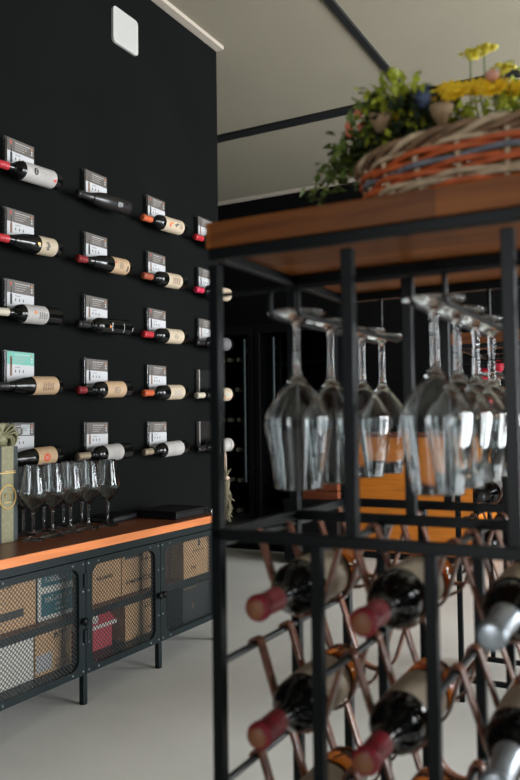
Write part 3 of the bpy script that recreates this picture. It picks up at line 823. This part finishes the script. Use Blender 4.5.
BAYX = [.07525, .22575, .37625, .52675]
# bottles in the front rack
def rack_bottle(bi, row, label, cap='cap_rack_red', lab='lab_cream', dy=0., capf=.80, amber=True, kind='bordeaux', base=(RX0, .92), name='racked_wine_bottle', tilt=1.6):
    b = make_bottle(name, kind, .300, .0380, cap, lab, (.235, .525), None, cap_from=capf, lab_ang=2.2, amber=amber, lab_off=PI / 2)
    if cap != 'cap_silver':
        g = G(); g.lathe([(.0125, -.3012), (.0120, -.3020), (.0005, -.3021)], 'cap_rim' if cap == 'cap_rack_red' else cap, 20, 'y', cap0=False)
        g.build('capsule_top', b)
    # centre of the bottle sits on the slings at depth .155
    z = RODZ[row] - .1135 + .0395 - .0002
    b.location = (base[0] + BAYX[bi], base[1] + .268 + dy, z + .006); b.rotation_euler = (math.radians(tilt), 0, 0)
    tag(b, label, 'bottle', 'wine bottles in the leather slings of the rack')
    return b
rows = ['top', 'middle', 'bottom']
for row in range(3):
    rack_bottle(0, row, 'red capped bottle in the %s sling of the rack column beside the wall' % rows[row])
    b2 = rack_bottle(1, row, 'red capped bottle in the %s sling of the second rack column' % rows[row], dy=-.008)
    rack_bottle(2, row, 'silver capped bottle in the %s sling of the third rack column' % rows[row], cap='cap_silver', capf=.72, amber=False, dy=.0)
rack_bottle(0, 0, 'white labelled bottle lying in the top sling of the farther rack', cap='cap_black', lab='lab_white', amber=False, base=(1.412, 2.50), name='racked_wine_bottle')
rack_bottle(1, 0, 'cream labelled bottle in the second top sling of the farther rack', cap='cap_black', lab='lab_cream', amber=False, base=(1.412, 2.50))
rack_bottle(0, 1, 'bottle in the middle sling of the farther rack', cap='cap_black', lab='lab_cream', amber=False, base=(1.412, 2.50))
GZ = 1.0504
for k, y in enumerate((.972, 1.092, 1.225, 1.325)):
    put_glass((1.5825, y, GZ + .0052), 'hanging upside down wine glass, %s from the front in the rack bay beside the wall' % ORD[k], 'glasses hanging in the rack', True)
for k, y in enumerate((.962, 1.075, 1.188, 1.30)):
    put_glass((1.782, y, GZ + .0052), 'hanging upside down wine glass, %s from the front in the middle rack bay' % ORD[k], 'glasses hanging in the rack', True)
for k, y in enumerate((2.56, 2.70, 2.84)):
    put_glass((1.5125, y, GZ + .0052), 'hanging wine glass, %s from the front in the farther rack' % ORD[k], 'glasses hanging in the farther rack', True)
for k, (x, z) in enumerate(((1.455, 1.06), (1.505, 1.085))):
    r = empty('red_bauble', (x, 2.50 + .225, z)); tag(r, ('small red bauble hung %s in the farther rack' % ('lower', 'higher')[k]), 'bauble', 'red baubles in the farther rack')
    g = G(); g.sphere((0, 0, 0), .022, 'red_bauble', 14); g.build('ball', r)
    g = G(); g.tube([(0, 0, .021), (0, .012, 1.131 - z)], .001, 'ink_black', 5); g.build('string', r)

# ------------------------------------------------------------------ flower basket
BX, BY, BZ = 1.838, 1.135, 1.1824
bk = empty('wicker_basket', (BX, BY, BZ)); tag(bk, 'oval wicker basket with orange and blue bands on the rack top', 'basket')
def brad(z): return .86 + .16 * math.sin(min(1, z / .12) * PI * .55)
RXB, RYB = .205, .132
rowsc = ['wicker', 'wicker_light', 'wicker_blue', 'wicker_blue', 'wicker_orange', 'wicker_light', 'wicker_light', 'wicker_orange', 'wicker_orange', 'wicker_blue', 'wicker_orange', 'wicker_orange', 'wicker_light']
groups = {}
for i, c in enumerate(rowsc):
    gname = {'wicker_orange': 'orange_band', 'wicker_blue': 'blue_band'}.get(c, 'woven_body')
    gg = groups.setdefault(gname, G()); z = .005 + i * .0070; NS = 20; n = 180; sc = brad(z); pts = []
    for k in range(n):
        a = 2 * PI * k / n; off = .0052 * math.sin(NS / 2 * a + (i % 2) * PI)
        pts.append(((RXB * sc + off) * math.cos(a), (RYB * sc + off) * math.sin(a), z + .0016 * math.sin(5 * a + i)))
    gg.tube(pts, .0040, c, 6, closed=True, flat=(1, 1.1))
gg = groups['woven_body']
for k in range(20):
    a = 2 * PI * (k + .5) / 20
    gg.tube([(RXB * brad(z) * math.cos(a), RYB * brad(z) * math.sin(a), z) for z in (.002, .03, .06, .08, .093)], .0042, 'wicker_light', 6)
gg.lathe([(.001, .004), (1, .004)], 'wicker', 36) if False else None
vs = [(RXB * .84 * math.cos(2 * PI * k / 40), RYB * .84 * math.sin(2 * PI * k / 40), .004) for k in range(40)]; gg.add(vs, [list(range(40))], 'wicker')
for nme, gg in groups.items(): gg.build(nme, bk)
g = G()
for ph in (0, PI * 2 / 3, PI * 4 / 3):
    g.tube([((RXB * 1.03 + .007 * math.cos(12 * 2 * PI * k / 240 + ph)) * math.cos(2 * PI * k / 240), (RYB * 1.03 + .007 * math.cos(12 * 2 * PI * k / 240 + ph)) * math.sin(2 * PI * k / 240), .0995 + .0065 * math.sin(12 * 2 * PI * k / 240 + ph)) for k in range(240)], .0050, 'wicker' if ph else 'wicker_light', 6, closed=True)
g.build('braided_rim', bk)
TOP = BZ + .075
def flower(name, label, cat, base, tip, build, group):
    r = empty(name, base); tag(r, label, cat, group)
    d = Vector(tip) - Vector(base)
    g = G(); g.tube([(0, 0, 0), d * .5 + Vector((0, 0, .01)), d], .0016, 'stem', 5); g.build('stem', r)
    build(r, d); return r
rnd = random.Random(11)
def daisy(r, d):
    g = G(); nrm = Vector((rnd.uniform(-.3, .3), -.9, .7)).normalized()
    u = nrm.cross(Vector((0, 0, 1))).normalized(); w_ = nrm.cross(u)
    for ring, (n, ln, wd) in enumerate(((12, .027, .0068), (10, .019, .006))):
        for k in range(n):
            a = 2 * PI * k / n + ring * .3; dr = u * math.cos(a) + w_ * math.sin(a) + nrm * (.25 + ring * .4)
            g.leaf(d, dr, nrm, ln, wd, 'petal_yellow', .2)
    g.sphere(d + nrm * .004, .0065, 'petal_yellow', 8); g.build('blossom', r)
YF = [(1.728, 1.09, 1.371), (1.752, 1.1, 1.362), (1.775, 1.105, 1.38), (1.79, 1.08, 1.364), (1.815, 1.1, 1.372), (1.838, 1.085, 1.36), (1.83, 1.13, 1.38), (1.765, 1.14, 1.388), (1.8, 1.13, 1.386), (1.86, 1.11, 1.363), (1.74, 1.13, 1.383), (1.705, 1.07, 1.34)]
for k, t in enumerate(YF):
    flower('yellow_flower', 'bright yellow daisy-like flower in the cluster at the basket middle' if k < 11 else 'single small yellow flower apart from the cluster, in the lime foliage', 'flower', (t[0] * .6 + BX * .4, BY + .02, TOP), t, daisy, 'yellow flowers in the basket')
def umbel(r, d):
    g = G()
    for k in range(26):
        a = rnd.uniform(0, 6.28); q = rnd.uniform(0, .017)
        e = d + Vector((q * math.cos(a), q * math.sin(a), .014 - q * .35)); g.tube([d, e], .0007, 'umbel_yellow', 4); g.sphere(e, .0032, 'umbel_yellow', 6)
    g.build('umbel', r)
for k, (t, lb) in enumerate((((1.818, 1.13, 1.434), 'tall yellow umbel standing highest above the basket'), ((1.796, 1.14, 1.436), 'small pale yellow umbel beside the tallest one'), ((1.845, 1.12, 1.395), 'short yellow umbel just above the yellow flowers'))):
    flower('yellow_umbel', lb, 'flower', (t[0] - .01, BY + .03, TOP), t, umbel, None)
def sprig(name, label, base, tip, mat, n, ln, wd, spread=.02, group='foliage sprigs in the basket', droop=0.):
    r = empty(name, base); tag(r, label, 'sprig', group)
    d = Vector(tip) - Vector(base); g = G(); pts = []
    for k in range(9):
        f = k / 8; pts.append(d * f + Vector((0, 0, .05 * math.sin(PI * f) * (1 if droop else .3))))
    g.tube(pts, .0014, 'stem', 5); g.build('stem', r)
    g = G()
    for k in range(n):
        f = .18 + .82 * k / n; i = min(int(f * 8), 7); q = pts[i].lerp(pts[i + 1], f * 8 - i)
        q = q + Vector((rnd.gauss(0, spread), rnd.gauss(0, spread), rnd.gauss(0, spread)))
        dr = Vector((rnd.gauss(0, 1), rnd.gauss(0, 1), rnd.gauss(.2, .8)))
        g.leaf(q, dr, (0, 0, 1), ln * rnd.uniform(.6, 1.2), wd, mat, rnd.uniform(-.3, .4))
    g.build('leaves', r)
LIME = [(1.685, 1.05, 1.385), (1.71, 1.05, 1.375), (1.655, 1.06, 1.37), (1.70, 1.04, 1.36), (1.700, 1.10, 1.398), (1.672, 1.09, 1.378), (1.715, 1.12, 1.383), (1.655, 1.12, 1.36), (1.68, 1.06, 1.345), (1.79, 1.07, 1.325), (1.86, 1.07, 1.33), (1.845, 1.16, 1.385), (1.885, 1.10, 1.372), (1.93, 1.10, 1.375), (1.98, 1.14, 1.37)]
for k, t in enumerate(LIME):
    sprig('lime_sprig', 'feathery lime green sprig rising among the basket flowers', (t[0] * .6 + BX * .4, BY + .02, TOP), t, 'leaf_lime', 130, .019, .0055, .016)
DARK = [(1.62, 1.12, 1.33), (1.60, 1.14, 1.30), (1.645, 1.10, 1.325), (1.655, 1.05, 1.33), (1.69, 1.05, 1.318), (1.735, 1.05, 1.32), (1.585, 1.10, 1.285), (1.63, 1.16, 1.31), (1.70, 1.06, 1.325), (1.92, 1.12, 1.35), (1.98, 1.12, 1.34)]
for k, t in enumerate(DARK):
    sprig('dark_sprig', 'dark green leafy sprig hanging over the rim of the flower basket', (t[0] * .5 + BX * .5, BY + .01, TOP), t, 'leaf_dark' if k % 3 else 'leaf_green', 110, .022, .0075, .018, droop=1)
sprig('trailing_sprig', 'light green sprig trailing outward past the end of the basket', (1.68, 1.14, TOP), (1.555, 1.13, 1.287), 'leaf_lime', 110, .015, .0050, .011, droop=1)
sprig('trailing_sprig', 'darker trailing sprig hanging low beside the basket end', (1.68, 1.13, TOP), (1.548, 1.11, 1.262), 'leaf_green', 120, .017, .006, .011, droop=1)
def thist(r, d):
    g = G(); g.sphere(d, .0125, 'thistle', 10, (1, 1, 1.2))
    for k in range(40):
        dr = Vector((rnd.gauss(0, 1), rnd.gauss(0, 1), rnd.gauss(.3, .8))); g.leaf(d + dr.normalized() * .010, dr, (0, 0, 1), .014, .0022, 'thistle')
    g.build('head', r)
flower('blue_thistle', 'blue grey thistle head beside the yellow flowers', 'thistle', (1.75, BY, TOP), (1.748, 1.05, 1.354), thist, None)
def podb(r, d):
    g = G(); g.lathe([(.002, -.022), (.008, -.014), (.014, -.003), (.0165, .006), (.015, .010), (.006, .011), (.0005, .009)], 'pod', 16); o = g.build('head', r); o.location = d; o.rotation_euler = (.5, .2, 0)
flower('seed_pod', 'beige dried seed pod below the yellow flowers', 'seed pod', (1.77, BY, TOP), (1.778, 1.035, 1.325), podb, None)
flower('seed_pod', 'brown dried seed pod in the dark leaves at the basket end', 'seed pod', (1.71, BY, TOP), (1.688, 1.04, 1.333), podb, None)
def ber(r, d):
    g = G(); g.sphere(d, .0075, 'berry', 10); g.build('berry', r)
for k, (t, lb) in enumerate((((1.628, 1.11, 1.378), 'peach coloured berry highest on its stem at the basket end'), ((1.612, 1.11, 1.362), 'peach berry just below the highest one at the basket end'), ((1.617, 1.10, 1.347), 'lowest peach berry over the dark leaves at the basket end'), ((1.645, 1.08, 1.345), 'peach berry nestled in the dark leaves near the brown pod'))):
    flower('berry_twig', lb, 'berry', (1.70, BY, TOP), t, ber, 'peach berries in the basket')
def pk(r, d):
    g = G(); g.sphere(d, .010, 'pink', 10, (1, 1, .8)); g.build('bud', r)
flower('pink_bud', 'pale pink bud beside the yellow flowers under the short umbel', 'bud', (1.85, BY, TOP), (1.838, 1.08, 1.379), pk, None)

# ------------------------------------------------------------------ the far end of the room
def fridge(x0, x1, hx, label):
    r = empty('wine_fridge', ((x0 + x1) / 2, 4.8, 0)); tag(r, label, 'wine fridge', 'black wine fridges at the far end')
    h = (x1 - x0) / 2
    g = G(); D = .55; zt = 1.60
    g.box(-h, -h + .03, .03, D, 0, zt, 'plastic_black'); g.box(h - .03, h, .03, D, 0, zt, 'plastic_black'); g.box(-h + .03, h - .03, D - .03, D, 0, zt, 'plastic_black')
    g.box(-h + .03, h - .03, .03, D - .03, 0, .10, 'plastic_black'); g.box(-h + .03, h - .03, .03, D - .03, zt - .06, zt, 'plastic_black'); g.build('cabinet_body', r)
    g = G()
    for (a, b, c, d) in ((-h, h, .0, .06), (-h, h, zt - .06, zt), (-h, -h + .045, .06, zt - .06), (h - .045, h, .06, zt - .06)): g.box(a + .001, b - .001, 0, .028, c, d, 'plastic_black', .003)
    dr = g.build('door', r)
    g = G(); g.box(-h + .045, h - .045, .010, .016, .06, zt - .06, 'dark_pane'); g.build('glass_pane', dr)
    g = G(); x = hx - (x0 + x1) / 2
    g.tube([(x, -.035, .48), (x, -.035, 1.50)], .013, 'steel_cab', 10)
    for z in (.55, 1.43): g.tube([(x, -.03, z), (x, .005, z)], .007, 'steel_cab', 8)
    g.build('handle', dr)
    for k in range(6):
        z = .22 + k * .22; g = G()
        for j in range(8): g.box(-h + .04, h - .04, .06 + j * .055, .072 + j * .055, z, z + .008, 'steel_cab')
        g.build('rack_shelf', r)
    return r
fridge(-1.22, -.625, -.675, 'black wine fridge with bottle shelves behind the end of the black wall')
fridge(-.615, .02, -.44, 'black wine fridge beside the counter at the far end')
pb = None
shelfz = [.22 + k * .22 + .0085 for k in range(6)]
for k, z in enumerate(shelfz):
    for j in range(3):
        x = -.955 + j * .080 + (.012 if k % 2 else 0)
        if pb is None:
            pb = make_bottle('chilled_bottle', 'bordeaux', .29, .036, 'cap_ivory', None, (), None); o = pb
        else: o = copy_tree(pb)
        o.location = (x, 4.84 + .31, z + .0365); o.rotation_euler = (0, 0, 0)
        tag(o, 'ivory capped bottle lying behind the dark fridge glass', 'bottle', 'chilled bottles in the far fridge')
# low black cabinet and wooden crate
r = empty('low_cabinet', (-.02, 4.58, 0)); tag(r, 'low black cabinet on the floor in front of the fridges', 'cabinet')
g = G(); g.box(-.18, .19, -.16, .16, .02, .385, 'plastic_black', .004); g.build('cabinet_body', r)
g = G(); g.box(-.185, .195, -.165, .165, .3855, .41, 'plastic_black', .003); g.build('lid', r)
for sx in (-.16, .17):
    for sy in (-.14, .14):
        g = G(); g.lathe([(.012, 0), (.014, .02)], 'plastic_black', 10, org=(sx, sy, 0)); g.build('foot', r)
r = empty('wooden_crate', (.03, 4.58, .4105)); tag(r, 'small reddish brown wooden crate on the low black cabinet', 'crate')
g = G()
for k in range(2): g.box(-.12, .12, -.10, -.09, .004 + k * .052, .050 + k * .052, 'box_wood'); g.box(-.12, .12, .09, .10, .004 + k * .052, .050 + k * .052, 'box_wood'); g.box(-.12, -.11, -.09, .09, .004 + k * .052, .050 + k * .052, 'box_wood'); g.box(.11, .12, -.09, .09, .004 + k * .052, .050 + k * .052, 'box_wood')
g.build('slat_side', r)
g = G(); g.box(-.12, .12, -.10, .10, 0, .0035, 'box_wood'); g.build('crate_bottom', r)
# counter
r = empty('bar_counter', (.56, 4.8, 0)); tag(r, 'orange wooden bar counter standing behind the rack', 'counter')
g = G(); g.box(-.46, .385, 0, .55, .05, .79, 'counter_orange', .003); g.build('front_panel', r)
g = G(); g.box(-.48, .41, -.02, .57, .791, .82, 'box_wood', .003); g.build('counter_top', r)
g = G(); g.box(-.44, .37, .04, .52, 0, .05, 'plastic_black'); g.build('plinth', r)
# lit shelf on the far wall
r = empty('lit_wall_shelf', (.80, Y1, 1.10)); tag(r, 'wooden shelf with a warm light strip on the far dark wall', 'shelf')
g = G(); g.box(-.30, .42, -.20, 0, 0, .028, 'counter_orange', .002); g.build('shelf_board', r)
g = G(); g.box(-.28, .40, -.205, -.190, -.012, -.0005, 'led'); g.build('light_strip', r)

# ------------------------------------------------------------------ light
def area(name, loc, rot, sx, sy, power, col=(1, 1, 1)):
    L = bpy.data.lights.new(name, 'AREA'); L.shape = 'RECTANGLE'; L.size = sx; L.size_y = sy; L.energy = power; L.color = col
    o = bpy.data.objects.new(name, L); COL.objects.link(o); o.location = loc; o.rotation_euler = rot
    return o
for i, (a, b) in enumerate(WINS):
    area('window_daylight', (XR + .12, (a + b) / 2, (WZ0 + WZ1) / 2), (0, PI / 2, 0), WZ1 - WZ0, b - a, (22, 165, 420)[i], (.95, .98, 1.))  # first lamp is weak added fill, the other two are daylight
area('window_daylight', (1.15, Y0 - .07, 1.15), (PI / 2, 0, 0), .62, 1.8, 38, (.97, .98, 1.))
wld = bpy.data.worlds.new('World'); SC.world = wld; wld.use_nodes = True
wld.node_tree.nodes['Background'].inputs[0].default_value = (.75, .85, 1, 1); wld.node_tree.nodes['Background'].inputs[1].default_value = .6

# ------------------------------------------------------------------ camera
cam = bpy.data.cameras.new('Camera'); co = bpy.data.objects.new('Camera', cam); COL.objects.link(co)
F = Vector((-.47874388, .87691636, .04268476)); Rr = Vector((.87737679, .47962664, -.01297131)); U = Vector((.0318475, -.03124069, .99900438))
mw = Matrix.Identity(4)
for i in range(3): mw[i][0], mw[i][1], mw[i][2] = Rr[i], U[i], -F[i]
mw[0][3], mw[1][3], mw[2][3] = 2.053, 0, .9
co.matrix_world = mw
cam.sensor_width = 36; cam.sensor_fit = 'AUTO'; cam.lens = 36 * 768.7 / 780
cam.clip_start = .05
cam.dof.use_dof = True; cam.dof.focus_distance = 2.85; cam.dof.aperture_fstop = 3.9
SC.camera = co
SC.view_settings.view_transform = 'Standard'; SC.view_settings.look = 'None'; SC.view_settings.exposure = 0.; SC.view_settings.gamma = 1; SC.view_settings.use_curve_mapping = False
try:
    SC.cycles.max_bounces = 16; SC.cycles.transmission_bounces = 14; SC.cycles.glossy_bounces = 6; SC.cycles.diffuse_bounces = 5; SC.cycles.transparent_max_bounces = 16
    SC.cycles.use_denoising = True; SC.cycles.caustics_reflective = False; SC.cycles.sample_clamp_indirect = 6.; SC.cycles.blur_glossy = .5
except Exception: pass
